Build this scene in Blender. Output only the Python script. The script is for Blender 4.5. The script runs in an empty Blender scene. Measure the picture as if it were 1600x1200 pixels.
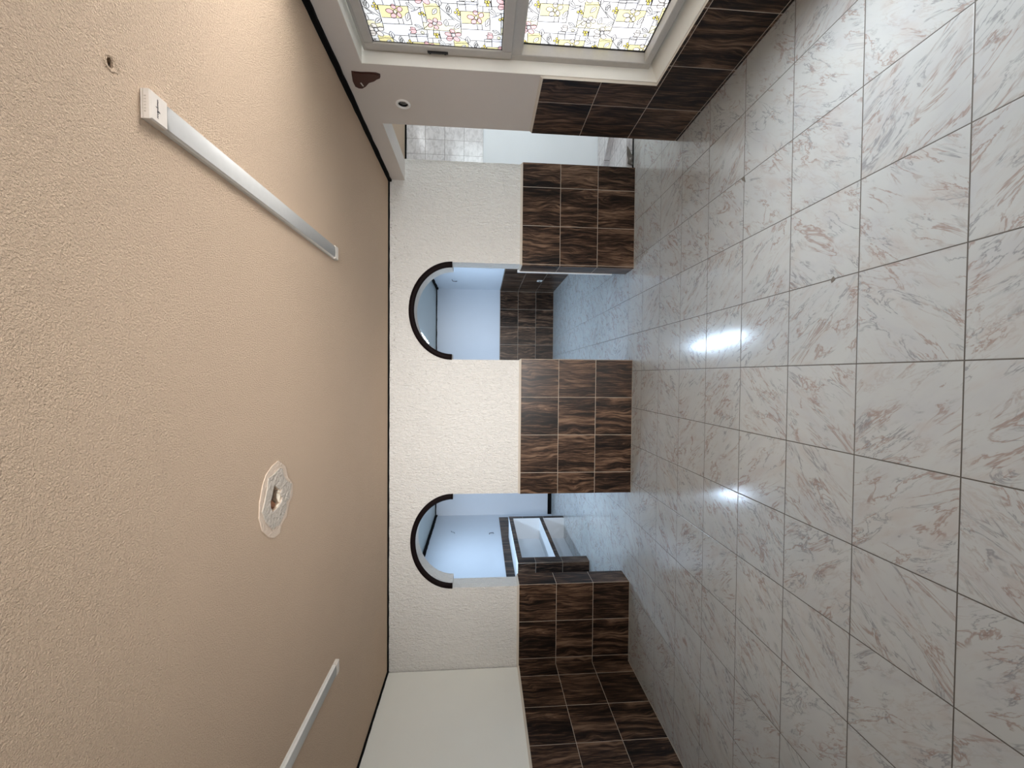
import bpy, bmesh, math, random
from mathutils import Vector, Matrix
from mathutils.geometry import tessellate_polygon, delaunay_2d_cdt
random.seed(7)
S = bpy.context.scene
COL = S.collection
PI = math.pi

# ------------------------------------------------------------------ camera (the photograph is turned a quarter: up is to its left)
FPX, PITCH, YAW, ROLL = 636.36, .0764, -.0200, -.0068
CAM = Vector((-.0655, -1.2673, 1.6417))
def cam_axes():
    cy, sy, cp, sp, cr, sr = math.cos(YAW), math.sin(YAW), math.cos(PITCH), math.sin(PITCH), math.cos(ROLL), math.sin(ROLL)
    f = Vector((sy*cp, cy*cp, -sp)); r0 = Vector((cy, -sy, 0)); d0 = f.cross(r0)
    return cr*r0 + sr*d0, -sr*r0 + cr*d0, f
_r, _d, _f = cam_axes()
cd = bpy.data.cameras.new('camera'); cam = bpy.data.objects.new('camera', cd); COL.objects.link(cam)
cd.sensor_fit = 'HORIZONTAL'; cd.sensor_width = 36; cd.lens = 36*FPX/1600; cd.clip_start = .02
M = Matrix((( _d.x, _r.x, -_f.x, CAM.x), (_d.y, _r.y, -_f.y, CAM.y), (_d.z, _r.z, -_f.z, CAM.z), (0, 0, 0, 1)))
cam.matrix_world = M
S.camera = cam

# ------------------------------------------------------------------ light
S.view_settings.view_transform = 'Standard'; S.view_settings.look = 'None'
S.view_settings.gamma = 1; S.view_settings.use_curve_mapping = False
S.view_settings.exposure = 0.30
S.cycles.use_denoising = True
S.cycles.max_bounces = 10; S.cycles.diffuse_bounces = 6; S.cycles.sample_clamp_indirect = 6
W = bpy.data.worlds.new('sky'); S.world = W; W.use_nodes = True
W.node_tree.nodes['Background'].inputs[0].default_value = (.75, .86, 1, 1)
W.node_tree.nodes['Background'].inputs[1].default_value = .25
def area(name, loc, target, sx, sy, power, color, spread=180):
    l = bpy.data.lights.new(name, 'AREA'); l.shape = 'RECTANGLE'; l.size = sx; l.size_y = sy; l.energy = power; l.color = color; l.spread = math.radians(spread)
    o = bpy.data.objects.new(name, l); COL.objects.link(o); o.location = loc
    o.rotation_euler = (Vector(target)-Vector(loc)).to_track_quat('-Z', 'Y').to_euler()
    return o
area('daylight_side_window', (2.62, .72, 1.45), (0, .72, 1.4), 2.0, 2.2, 70, (.95, 1, .97))
area('daylight_sky_side', (2.95, .6, 2.45), (1.0, .4, 0), 2.0, 2.2, 74, (.84, .91, 1), 110)
area('daylight_yard_bounce', (2.95, .6, .35), (-.2, .2, 2.6), 2.0, 2.2, 102, (1, .96, .95), 110)
area('fill_behind_camera', (.2, -3.1, 1.3), (-.45, 3.07, 1.7), 1.9, 1.7, 31, (1, .98, .965), 56)  # added unseen source, beam narrowed to brighten the far wall
area('daylight_kitchen_window', (3.75, 1.45, 1.6), (3.1, 4, 1.2), .9, 1.1, 25, (.86, .97, 1))
area('fill_rear_room', (-3.7, 4.2, 1.75), (0, 4.2, 1.0), .9, 1.0, 45, (.62, .80, 1))  # added unseen source that brightens the rear room from the left

# ------------------------------------------------------------------ materials
def new_mat(name):
    m = bpy.data.materials.new(name); m.use_nodes = True
    nt = m.node_tree; nt.nodes.clear()
    out = nt.nodes.new('ShaderNodeOutputMaterial')
    b = nt.nodes.new('ShaderNodeBsdfPrincipled'); nt.links.new(b.outputs[0], out.inputs[0])
    return m, nt, b, out
class NT:
    def __init__(s, nt): s.nt = nt
    def n(s, t, **k):
        x = s.nt.nodes.new(t)
        for a, v in k.items(): setattr(x, a, v)
        return x
    def l(s, a, b): s.nt.links.new(a, b)
    def setin(s, node, i, v):
        if hasattr(v, 'is_output') or isinstance(v, bpy.types.NodeSocket): s.l(v, node.inputs[i])
        else: node.inputs[i].default_value = v
    def m(s, op, a, b=0.0, c=0.0):
        x = s.n('ShaderNodeMath', operation=op); s.setin(x, 0, a); s.setin(x, 1, b); s.setin(x, 2, c); return x.outputs[0]
    def v(s, op, a, b=(0, 0, 0)):
        x = s.n('ShaderNodeVectorMath', operation=op); s.setin(x, 0, a); s.setin(x, 1, b); return x.outputs[0]
    def noise(s, vec, scale, detail=3, rough=.55, dist=0.0):
        x = s.n('ShaderNodeTexNoise'); s.l(vec, x.inputs['Vector'])
        x.inputs['Scale'].default_value = scale; x.inputs['Detail'].default_value = detail
        x.inputs['Roughness'].default_value = rough; x.inputs['Distortion'].default_value = dist
        return x.outputs['Fac']
    def ramp(s, fac, stops):
        x = s.n('ShaderNodeValToRGB'); s.l(fac, x.inputs[0]); e = x.color_ramp.elements
        while len(e) > 1: e.remove(e[-1])
        e[0].position = stops[0][0]; e[0].color = col4(stops[0][1])
        for p, c in stops[1:]:
            q = e.new(p); q.color = col4(c)
        return x.outputs[0]
    def mix(s, f, a, b, mode='MIX'):
        x = s.n('ShaderNodeMix', data_type='RGBA', blend_type=mode)
        s.setin(x, 0, f); s.setin(x, 6, col4(a) if isinstance(a, tuple) else a); s.setin(x, 7, col4(b) if isinstance(b, tuple) else b)
        return x.outputs[2]
    def bump(s, h, strength, dist):
        x = s.n('ShaderNodeBump'); x.inputs['Strength'].default_value = strength; x.inputs['Distance'].default_value = dist
        s.l(h, x.inputs['Height']); return x.outputs[0]
def col4(c):
    if isinstance(c, (int, float)): return (c, c, c, 1)
    return tuple(c) if len(c) == 4 else tuple(c)+(1,)
def plain(name, color, rough=.5, metal=0.0, spec=.5):
    m, nt, b, o = new_mat(name); T = NT(nt)
    tc = T.n('ShaderNodeTexCoord').outputs['Object']
    n = T.noise(tc, 35, 3)
    T.l(T.mix(n, tuple(x*.93 for x in color), tuple(min(1, x*1.05) for x in color)), b.inputs['Base Color'])
    b.inputs['Roughness'].default_value = rough; b.inputs['Metallic'].default_value = metal
    b.inputs['Specular IOR Level'].default_value = spec
    return m
def plaster(name, color, scale=60, strength=.5, dist=.004, rough=.8, stretch=(1, 1, 1), dirt=None, detail=3.0):
    m, nt, b, o = new_mat(name); T = NT(nt)
    tc = T.n('ShaderNodeTexCoord').outputs['Object']
    st = T.v('MULTIPLY', tc, stretch)
    n = T.noise(st, scale, detail, .6, .4)
    big = T.noise(tc, 1.7, 3)
    c = T.mix(big, tuple(x*.95 for x in color), tuple(min(1, x*1.03) for x in color))
    if dirt:
        sp = T.noise(st, 26, 4, .65)
        sep = T.n('ShaderNodeSeparateXYZ'); T.l(tc, sep.inputs[0])
        top = T.n('ShaderNodeMapRange'); T.l(sep.outputs[2], top.inputs[0])
        top.inputs[1].default_value = 2.38; top.inputs[2].default_value = 2.61
        blot = T.noise(tc, 2.3, 3)
        k = T.m('MULTIPLY', T.m('GREATER_THAN', T.m('ADD', sp, T.m('MULTIPLY', top.outputs[0], T.m('MULTIPLY', blot, .24))), .735), .55)
        c = T.mix(k, c, dirt)
    T.l(c, b.inputs['Base Color']); b.inputs['Roughness'].default_value = rough
    b.inputs['Specular IOR Level'].default_value = .3
    hn = T.m('ADD', n, T.m('MULTIPLY', T.noise(st, scale*2.7, 2), .35))
    T.l(T.bump(hn, strength, dist), b.inputs['Normal'])
    return m
def grout_mask(T, uv, w):
    sep = T.n('ShaderNodeSeparateXYZ'); T.l(uv, sep.inputs[0])
    fr = []
    for i in (0, 1):
        f = T.m('FRACT', sep.outputs[i]); fr.append(T.m('MINIMUM', f, T.m('SUBTRACT', 1.0, f)))
    d = T.m('MINIMUM', fr[0], fr[1])
    return T.m('LESS_THAN', d, w), d, sep
def cell_rand(T, uv):
    fl = T.v('FLOOR', uv); w = T.n('ShaderNodeTexWhiteNoise', noise_dimensions='3D'); T.l(fl, w.inputs['Vector'])
    return w.outputs['Value'], w.outputs['Color']
def wood_tile(name, grout=(.50, .42, .34), gw=.0055, gain=1.0):
    m, nt, b, o = new_mat(name); T = NT(nt)
    uv = T.n('ShaderNodeUVMap', uv_map='UVMap').outputs[0]
    g, d, sep = grout_mask(T, uv, gw)
    rv, rc = cell_rand(T, uv)
    fr = T.v('FRACTION', uv)
    off = T.v('MULTIPLY', rc, (31, 17, 23))
    q = T.v('ADD', T.v('MULTIPLY', fr, (2.3, .95, 1)), off)
    warp = T.m('MULTIPLY', T.m('SUBTRACT', T.noise(q, 1.1, 2, .5, .4), .5), 1.7)
    wv = T.n('ShaderNodeCombineXYZ'); T.l(warp, wv.inputs[0])
    q2 = T.v('ADD', T.v('ADD', T.v('MULTIPLY', fr, (9.5, .52, 1)), off), T.v('MULTIPLY', wv.outputs[0], (2.1, 0, 0)))
    n1 = T.noise(q2, 1.5, 7, .70, .25)                                                   # growth rings and cathedral figure
    n2 = T.noise(T.v('ADD', T.v('MULTIPLY', fr, (34, 1.5, 1)), off), 1.5, 4, .65, .4)    # fibres
    n3 = T.noise(T.v('ADD', T.v('MULTIPLY', fr, (2.4, .28, 1)), off), 1.3, 2, .5, .3)    # dark boards
    s = T.m('ADD', T.m('ADD', T.m('MULTIPLY', n1, .64), T.m('MULTIPLY', n2, .32)), T.m('MULTIPLY', n3, .30))
    s = T.m('ADD', s, T.m('MULTIPLY', T.m('SUBTRACT', rv, .5), .05))
    k = gain*.84
    c = T.ramp(s, [(.50, (.007*k, .005*k, .0045*k)), (.585, (.022*k, .0135*k, .0095*k)), (.635, (.060*k, .033*k, .021*k)),
                   (.69, (.135*k, .078*k, .049*k)), (.76, (.25*k, .158*k, .104*k))])
    T.l(T.mix(g, c, grout), b.inputs['Base Color'])
    b.inputs['Roughness'].default_value = .32; b.inputs['Specular IOR Level'].default_value = .17
    gm = T.n('ShaderNodeMapRange'); T.l(d, gm.inputs[0]); gm.inputs[2].default_value = gw*1.6
    T.l(T.bump(T.m('ADD', gm.outputs[0], T.m('MULTIPLY', n2, .12)), .5, .0025), b.inputs['Normal'])
    return m
def marble_tile(name):
    m, nt, b, o = new_mat(name); T = NT(nt)
    uv = T.n('ShaderNodeUVMap', uv_map='UVMap').outputs[0]
    g, d, sep = grout_mask(T, uv, .0062)
    rv, rc = cell_rand(T, uv)
    fr = T.v('SUBTRACT', T.v('FRACTION', uv), (.5, .5, 0))
    sx = T.m('SUBTRACT', T.m('MULTIPLY', T.m('GREATER_THAN', rv, .42), 2.0), 1.0)
    sf = T.n('ShaderNodeSeparateXYZ'); T.l(fr, sf.inputs[0])
    fx = T.m('MULTIPLY', sf.outputs[0], sx); fy = sf.outputs[1]
    a = T.m('ADD', T.m('MULTIPLY', fx, .78), T.m('MULTIPLY', fy, -.62))      # across the veins
    l = T.m('ADD', T.m('MULTIPLY', fx, .62), T.m('MULTIPLY', fy, .78))       # along the veins
    off = T.v('MULTIPLY', rc, (41, 29, 37))
    def vec(ka, kl, o):
        cx = T.n('ShaderNodeCombineXYZ'); T.l(T.m('MULTIPLY', a, ka), cx.inputs[0]); T.l(T.m('MULTIPLY', l, kl), cx.inputs[1])
        cx.inputs[2].default_value = o
        return T.v('ADD', cx.outputs[0], off)
    def vein(ka, kl, o, sc, det, dist, wd):
        n = T.noise(vec(ka, kl, o), sc, det, .62, dist)
        r = T.n('ShaderNodeMapRange', interpolation_type='SMOOTHSTEP'); T.l(T.m('ABSOLUTE', T.m('SUBTRACT', n, .5)), r.inputs[0])
        r.inputs[1].default_value = 0; r.inputs[2].default_value = wd; r.inputs[3].default_value = 1; r.inputs[4].default_value = 0
        return r.outputs[0]
    def mask(ka, kl, o, sc, lo, hi):
        n = T.noise(vec(ka, kl, o), sc, 3, .55, .4)
        r = T.n('ShaderNodeMapRange', interpolation_type='SMOOTHSTEP'); T.l(n, r.inputs[0])
        r.inputs[1].default_value = lo; r.inputs[2].default_value = hi
        return r.outputs[0]
    cloud = mask(3.2, 1.3, 1, 1.3, .42, .72)
    blush = mask(3.0, 1.2, 5, 1.5, .50, .78)
    v1 = T.m('MULTIPLY', vein(3.7, 1.15, 2, 1.15, 5, .8, .030), mask(2.2, 1.1, 8, 1.5, .44, .58))
    v2 = T.m('MULTIPLY', vein(3.2, 1.05, 11, 1.4, 5, .8, .026), mask(2.1, 1.1, 14, 1.6, .45, .60))
    v3 = T.m('MULTIPLY', vein(4.8, 1.6, 21, 1.7, 5, .7, .045), mask(2.6, 1.2, 24, 1.7, .46, .62))
    base = T.mix(T.noise(uv, 1.3, 3), (.48, .496, .487), (.54, .552, .54))
    c = T.mix(T.m('MULTIPLY', cloud, .62), base, (.47, .475, .485))
    c = T.mix(T.m('MULTIPLY', blush, .42), c, (.46, .385, .345))
    c = T.mix(T.m('MULTIPLY', v3, .45), c, (.42, .36, .33))
    c = T.mix(T.m('MULTIPLY', v2, .80), c, (.26, .26, .27))
    c = T.mix(T.m('MULTIPLY', v1, .72), c, (.31, .215, .18))
    T.l(T.mix(g, c, (.115, .10, .085)), b.inputs['Base Color'])
    rg = T.m('ADD', .11, T.m('MULTIPLY', T.noise(uv, 2.2, 4), .09))
    gm = T.n('ShaderNodeMapRange'); T.l(d, gm.inputs[0]); gm.inputs[2].default_value = .011
    T.l(T.m('ADD', rg, T.m('MULTIPLY', T.m('SUBTRACT', 1.0, gm.outputs[0]), .6)), b.inputs['Roughness']); b.inputs['Specular IOR Level'].default_value = .5
    h = T.m('ADD', gm.outputs[0], T.m('MULTIPLY', T.noise(uv, 9, 2), .10))
    T.l(T.bump(h, .35, .0022), b.inputs['Normal'])
    return m
def small_tile(name):
    m, nt, b, o = new_mat(name); T = NT(nt)
    uv = T.n('ShaderNodeUVMap', uv_map='UVMap').outputs[0]
    g, d, sep = grout_mask(T, uv, .011)
    rv, rc = cell_rand(T, uv)
    n = T.noise(T.v('ADD', T.v('MULTIPLY', T.v('FRACTION', uv), (2.2, 4.5, 1)), T.v('MULTIPLY', rc, (9, 9, 9))), 1.3, 4, .6, .8)
    c = T.ramp(n, [(.35, (.50, .47, .47)), (.55, (.66, .63, .63)), (.7, (.70, .67, .67))])
    T.l(T.mix(g, c, (.22, .20, .18)), b.inputs['Base Color'])
    b.inputs['Roughness'].default_value = .16
    T.l(T.bump(T.m('ADD', T.noise(uv, 6, 3), T.m('MULTIPLY', T.m('SUBTRACT', 1.0, g), .5)), .25, .003), b.inputs['Normal'])
    return m
def film_mat(name, color, clear):
    m, nt, b, o = new_mat(name); nt.nodes.remove(b); T = NT(nt)
    tr = T.n('ShaderNodeBsdfTranslucent'); tr.inputs[0].default_value = col4(color)
    df = T.n('ShaderNodeBsdfDiffuse'); df.inputs[0].default_value = col4(tuple(x*.6 for x in color))
    tp = T.n('ShaderNodeBsdfTransparent'); tp.inputs[0].default_value = col4(color)
    m1 = T.n('ShaderNodeMixShader'); m1.inputs[0].default_value = .22; T.l(tr.outputs[0], m1.inputs[1]); T.l(df.outputs[0], m1.inputs[2])
    m2 = T.n('ShaderNodeMixShader'); m2.inputs[0].default_value = clear; T.l(m1.outputs[0], m2.inputs[1]); T.l(tp.outputs[0], m2.inputs[2])
    T.l(m2.outputs[0], o.inputs[0])
    return m
def emit(name, color, strength):
    m, nt, b, o = new_mat(name)
    b.inputs['Base Color'].default_value = (.8, .8, .8, 1)
    b.inputs['Emission Color'].default_value = col4(color); b.inputs['Emission Strength'].default_value = strength
    return m

MCEIL = plaster('beige stippled ceiling paint', (.80, .60, .43), 175, 1.0, .018, .75)
MROUGH = plaster('cream roughcast plaster', (.80, .78, .745), 34, 1.0, .026, .85, (1.7, 1, .75), dirt=(.16, .13, .11))
MSMOOTH = plaster('smooth white wall paint', (.87, .87, .815), 90, .12, .003, .7)
MRIGHT = plaster('warm white wall paint', (.70, .65, .61), 80, .16, .003, .65)
MJAMB = plaster('jamb plaster whitened for window glow', (.86, .85, .80), 60, .2, .003, .75)  # window glow put into the colour of sill and reveal
MREAR = plaster('pale blue white wall paint', (.66, .69, .74), 70, .15, .003, .6)
MREARC = plaster('glossy pale ceiling paint', (.50, .54, .52), 30, .10, .004, .28)
MKIT = plaster('white kitchen wall paint', (.78, .80, .82), 60, .15, .003, .5)
MWOOD = wood_tile('dark wood look wall tile')
MMARB = marble_tile('grey and rust veined marble look floor tile')
MSTILE = small_tile('small off white kitchen tile')
MDARK = plain('black painted trim', (.004, .0035, .0035), .8, 0, .1)
MARCH = plain('dark maroon arch paint', (.006, .0022, .0025), .7, 0, .15)
MMORT = plaster('cream mortar', (.66, .61, .54), 70, .4, .004, .9)
MALU = plain('greyish white window frame paint', (.52, .50, .475), .45)
MBLACK = plain('black rubber', (.01, .01, .012), .5)
MWHITE = plain('white plastic', (.70, .68, .64), .45)
MRIM = plain('warm white plastic end cap', (.66, .60, .54), .5)
MDIFF = plain('frosted grey white diffuser', (.50, .495, .48), .4)
MINK = plain('dark grey print', (.05, .045, .05), .6)
MPATCH = plaster('bare grey plaster', (.54, .48, .415), 38, 1, .014, .9)
MSKIM = plaster('thin smeared plaster', (.66, .535, .43), 60, .8, .008, .9)
MBRICK = plain('broken red brown brick', (.20, .085, .04), .9)
MCREAM = plain('crumbled cream plaster', (.70, .62, .50), .9)
MHOLE = plain('dark hole', (.012, .010, .010), .9)
MRUST = plain('dark rust red patch', (.055, .012, .007), .35)
MLED = emit('lit led diffuser', (.58, .77, 1.0), 118.0)
MLEDK = emit('lit white led diffuser', (.92, .97, 1.0), 40.0)
MFW = film_mat('white stained glass film', (0.159, 0.157, 0.159), 0)
MFY = film_mat('yellow stained glass film', (0.163, 0.144, 0.076), 0)
MFP = film_mat('pale yellow stained glass film', (0.163, 0.153, 0.110), 0)
MFR = film_mat('pink stained glass film', (0.159, 0.096, 0.099), 0)
MFC = film_mat('pale peach stained glass film', (0.163, 0.151, 0.144), 0)
MFG = film_mat('gold stained glass film', (0.146, 0.119, 0.034), 0)
MFV = film_mat('pale lilac stained glass film', (0.144, 0.144, 0.158), 0)
MFL = plain('dark film outline', (.045, .03, .03), .6)

# ------------------------------------------------------------------ mesh helpers
class MB:
    def __init__(s): s.v = []; s.f = []; s.uv = []; s.mi = []; s.sm = []
    def face(s, pts, mat=0, uvs=None, smooth=False):
        i = len(s.v); s.v += [tuple(p) for p in pts]; s.f.append(tuple(range(i, i+len(pts))))
        s.uv.append(uvs or [(p[0], p[1]) for p in pts]); s.mi.append(mat); s.sm.append(smooth)
    def build(s, name, mats, parent=None, weld=True):
        me = bpy.data.meshes.new(name); me.from_pydata(s.v, [], s.f)
        ul = me.uv_layers.new(name='UVMap'); k = 0
        for fi, uvs in enumerate(s.uv):
            for u in uvs: ul.data[k].uv = u; k += 1
            me.polygons[fi].material_index = s.mi[fi]; me.polygons[fi].use_smooth = s.sm[fi]
        for m in (mats if isinstance(mats, (list, tuple)) else [mats]): me.materials.append(m)
        if weld:
            bm = bmesh.new(); bm.from_mesh(me); bmesh.ops.remove_doubles(bm, verts=bm.verts, dist=1e-5)
            bmesh.ops.recalc_face_normals(bm, faces=bm.faces); bm.to_mesh(me); bm.free()
        o = bpy.data.objects.new(name, me); COL.objects.link(o)
        if parent: o.parent = parent
        return o
class Tile:
    """where the grout lines of one wall run: origin along x, along y, up, and tile size"""
    def __init__(s, ux=0, uy=0, v=0, su=.405, sv=.405): s.ux, s.uy, s.v0, s.su, s.sv = ux, uy, v, su, sv
    def at(s, p, ax):
        if ax == 0: return ((p[1]-s.uy)/s.su, (p[2]-s.v0)/s.sv)
        if ax == 1: return ((p[0]-s.ux)/s.su, (p[2]-s.v0)/s.sv)
        return ((p[0]-s.ux)/s.su, (p[1]-s.uy)/s.su)
T0 = Tile(0, 0, 0, 1, 1)
def hexa(mb, b, t, mat=0, tile=T0, mats=None):
    """8 corner solid: b and t are 4 points each (counter-clockwise seen from above)"""
    fs = [[b[3], b[2], b[1], b[0]], list(t)] + [[b[i], b[(i+1) % 4], t[(i+1) % 4], t[i]] for i in range(4)]
    for k, f in enumerate(fs):
        n = (Vector(f[1])-Vector(f[0])).cross(Vector(f[2])-Vector(f[0])); ax = max(range(3), key=lambda i: abs(n[i]))
        mb.face(f, mats[k] if mats else mat, [tile.at(p, ax) for p in f])
def box(mb, x0, x1, y0, y1, z0, z1, mat=0, tile=T0, mats=None):
    b = [(x0, y0, z0), (x1, y0, z0), (x1, y1, z0), (x0, y1, z0)]
    t = [(x0, y0, z1), (x1, y0, z1), (x1, y1, z1), (x0, y1, z1)]
    hexa(mb, b, t, mat, tile, mats)     # mats order: bottom, top, -y, +x, +y, -x
def slab(mb, outer, holes, ax, p0, p1, mat=0, tile=T0):
    """flat plate with holes; 2D points are the two axes left over by ax"""
    def P(q, p):
        if ax == 0: return (p, q[0], q[1])
        if ax == 1: return (q[0], p, q[1])
        return (q[0], q[1], p)
    loops = [outer]+list(holes)
    flat = [q for lp in loops for q in lp]
    tris = tessellate_polygon([[Vector((q[0], q[1], 0)) for q in lp] for lp in loops])
    for p in (p0, p1):
        for t in tris:
            pts = [P(flat[i], p) for i in t]; mb.face(pts, mat, [tile.at(q, ax) for q in pts])
    for lp in loops:
        for i in range(len(lp)):
            a, b = lp[i], lp[(i+1) % len(lp)]
            pts = [P(a, p0), P(b, p0), P(b, p1), P(a, p1)]
            n = (Vector(pts[1])-Vector(pts[0])).cross(Vector(pts[2])-Vector(pts[0])); k = max(range(3), key=lambda i: abs(n[i]))
            mb.face(pts, mat, [tile.at(q, k) for q in pts])
def lathe(mb, prof, ax, c, n=28, mat=0, smooth=True):
    """prof: (radius, offset along ax)"""
    def P(r, h, a):
        u, w = r*math.cos(a), r*math.sin(a)
        return {0: (c[0]+h, c[1]+u, c[2]+w), 1: (c[0]+u, c[1]+h, c[2]+w), 2: (c[0]+u, c[1]+w, c[2]+h)}[ax]
    for (r0, h0), (r1, h1) in zip(prof, prof[1:]):
        for k in range(n):
            a, b = 2*PI*k/n, 2*PI*(k+1)/n
            f = [P(r0, h0, a), P(r0, h0, b), P(r1, h1, b), P(r1, h1, a)]
            if r0 < 1e-6: f = f[1:]
            elif r1 < 1e-6: f = f[:3]
            mb.face(f, mat, None, smooth)
def tube(mb, pts, r, n=6, mat=0):
    pts = [Vector(p) for p in pts]; rings = []
    for i, p in enumerate(pts):
        d = (pts[min(i+1, len(pts)-1)]-pts[max(i-1, 0)]).normalized()
        u = d.cross(Vector((.3, .2, .93))).normalized(); w = d.cross(u)
        rings.append([p+u*(r*math.cos(2*PI*k/n))+w*(r*math.sin(2*PI*k/n)) for k in range(n)])
    for a, b in zip(rings, rings[1:]):
        for k in range(n): mb.face([a[k], a[(k+1) % n], b[(k+1) % n], b[k]], mat, None, True)
    mb.face(rings[0][::-1], mat); mb.face(rings[-1], mat)
def struct(o): o['kind'] = 'structure'; return o
def tag(o, label, cat, group=None):
    o['label'] = label; o['category'] = cat
    if group: o['group'] = group
    return o
def empty(name, loc):
    o = bpy.data.objects.new(name, None); o.empty_display_size = .1; o.location = loc; COL.objects.link(o); return o
def adopt(child, parent):
    """child was modelled in place: keep it there under an Empty that stands at the thing's base"""
    child.parent = parent
    p = parent; off = Vector((0, 0, 0))
    while p: off += Vector(p.location); p = p.parent
    child.data.transform(Matrix.Translation(-off))
    return child
def place(o, base):
    """move a mesh's origin to its base"""
    o.data.transform(Matrix.Translation(-Vector(base))); o.location = base; return o

# ------------------------------------------------------------------ the setting
HC = 2.61                                        # ceiling height
YF, YB = 3.075, 3.28                             # faces of the wall with the arches
XR, XL = 1.955, -3.215                           # plaster faces of the right and left walls
mb = MB(); box(mb, -3.6, 4.6, -3.4, 8.3, -.12, 0, 0, Tile(0, 0, 0, .4, .4)); struct(mb.build('floor', MMARB))

hole = [(-.583,.712),(-.604,.736),(-.625,.769),(-.609,.786),(-.630,.785),(-.640,.768),(-.655,.776),(-.669,.790),(-.690,.777),(-.705,.735),(-.712,.696),(-.682,.677),(-.657,.673),(-.630,.689),(-.602,.700)]
pit = [(.741+.013*math.cos(2*PI*k/10), -.113+.010*math.sin(2*PI*k/10)) for k in range(10)]
mb = MB(); slab(mb, [(-3.36, -2.8), (2.0, -2.8), (2.0, 3.15), (-3.36, 3.15)], [hole, pit], 2, HC, HC+.14)
struct(mb.build('ceiling', MCEIL))
mb = MB(); box(mb, -3.4, 2.1, 3.15, 8.15, 2.65, 2.75); struct(mb.build('ceiling', MREARC))
mb = MB(); box(mb, 2.0, 4.6, 1.6, 4.15, HC, HC+.14); struct(mb.build('ceiling', MCEIL))

# wall with the two arches: legs stand on the tile dado, so the plaster starts above it
ZD = 1.216; ZP = 1.236
A1 = dict(c=.614, h=.511, zs=1.949, ob=.450, ib=.394, ia=.455)
A2 = dict(c=-1.8315, h=.5045, zs=1.929, ob=.445, ib=.392, ia=.450)
def arch_pts(A, n=36):
    return [(A['c']-A['ia']*math.cos(PI*k/n), A['zs']+A['ib']*math.sin(PI*k/n)) for k in range(n+1)]
pf = [(-3.36, ZP), (A2['c']-A2['h'], ZP), (A2['c']-A2['h'], A2['zs'])] + arch_pts(A2) + [(A2['c']+A2['h'], A2['zs']), (A2['c']+A2['h'], ZP),
     (A1['c']-A1['h'], ZP), (A1['c']-A1['h'], A1['zs'])] + arch_pts(A1) + [(A1['c']+A1['h'], A1['zs']), (A1['c']+A1['h'], ZP), (2.176, ZP), (2.176, 2.66), (-3.36, 2.66)]
mb = MB(); slab(mb, pf, [], 1, YF, YB); struct(mb.build('wall_back', MROUGH))
# dark painted bands round the arch heads
for i, A in enumerate((A1, A2)):
    mb = MB(); n = 36
    for k in range(n):
        a, b = PI*k/n, PI*(k+1)/n
        def q(s, t, y): return (A['c']-(A['ia'] if s else A['h']+.004)*math.cos(t), y, A['zs']+(A['ib'] if s else A['ob'])*math.sin(t))
        y0, y1 = YF-.009, YF+.004
        o0, o1, i0, i1 = q(0, a, y0), q(0, b, y0), q(1, a, y0), q(1, b, y0)
        O0, O1, I0, I1 = q(0, a, y1), q(0, b, y1), q(1, a, y1), q(1, b, y1)
        mb.face([o0, i0, i1, o1], 0, None, True); mb.face([o0, o1, O1, O0], 0, None, True); mb.face([i0, I0, I1, i1], 0, None, True)
        if k == 0: mb.face([o0, O0, I0, i0])
        if k == n-1: mb.face([o1, i1, I1, O1])
    o = struct(mb.build('trim_%d' % (i+1), MARCH)); o['label'] = 'dark maroon painted band round the %s arch' % ('right' if i == 0 else 'left')
# tile dado pieces of that wall
def dado(n, x0, x1, y0, y1, z1, tile, px0, px1, py0, py1, zc=None):
    mb = MB(); box(mb, x0, x1, y0, y1, 0, z1, 0, tile)
    zc = zc or z1+.020
    hexa(mb, [(x0, y0, z1), (x1, y0, z1), (x1, y1, z1), (x0, y1, z1)], [(px0, py0, zc), (px1, py0, zc), (px1, py1, zc), (px0, py1, zc)], 1)
    return struct(mb.build('trim_%d' % n, [MWOOD, MMORT]))
dado(3, -1.328, .118, 3.05, 3.30, ZD, Tile(.114, 3.05, 0, .405, .405), -1.327, .103, YF, YB)
dado(4, 1.106, 2.186, 3.05, 3.30, ZD, Tile(1.122, 3.05, 0, .405, .405), 1.125, 2.176, YF, YB)
dado(5, -3.36, -2.312, 3.05, 3.30, ZD, Tile(-2.312, 3.05, 0, .405, .405), -3.36, -2.336, YF, YB)

mb = MB(); box(mb, 1.096, 1.125, 3.30, 3.325, .16, 1.24); o = struct(mb.build('trim_19', MKIT)); o['label'] = 'white plaster edge at the back of the right arch jamb'

# right wall with the tall window opening and the round box hole, beam over the doorway
WY0, WY1, WZ0, WZ1 = .02, 1.487, .452, 2.43
BC = (1.869, 2.234)
circ = [(BC[0]+.041*math.cos(2*PI*k/24), BC[1]+.041*math.sin(2*PI*k/24)) for k in range(24)]
mb = MB()
slab(mb, [(-2.8, 0), (2.118, 0), (2.118, 2.442), (3.075, 2.442), (3.075, 2.66), (-2.8, 2.66)], [[(WY0, WZ0), (WY1, WZ0), (WY1, WZ1), (WY0, WZ1)], circ], 0, XR, 2.155)
struct(mb.build('wall_right', MRIGHT))
TR = Tile(0, 1.722, .018, .415, .41)
mb = MB()
box(mb, XR-.020, XR, WY1+.002, 2.108, 0, 1.238, 0, TR, [0, 0, 1, 0, 0, 0])
box(mb, XR-.020, XR, -2.7, WY1+.002, 0, WZ0-.002, 0, TR, [0, 1, 0, 0, 0, 0])
box(mb, XR-.020, XR, -2.7, WY0-.006, WZ0-.002, 1.238, 0, TR)
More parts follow.
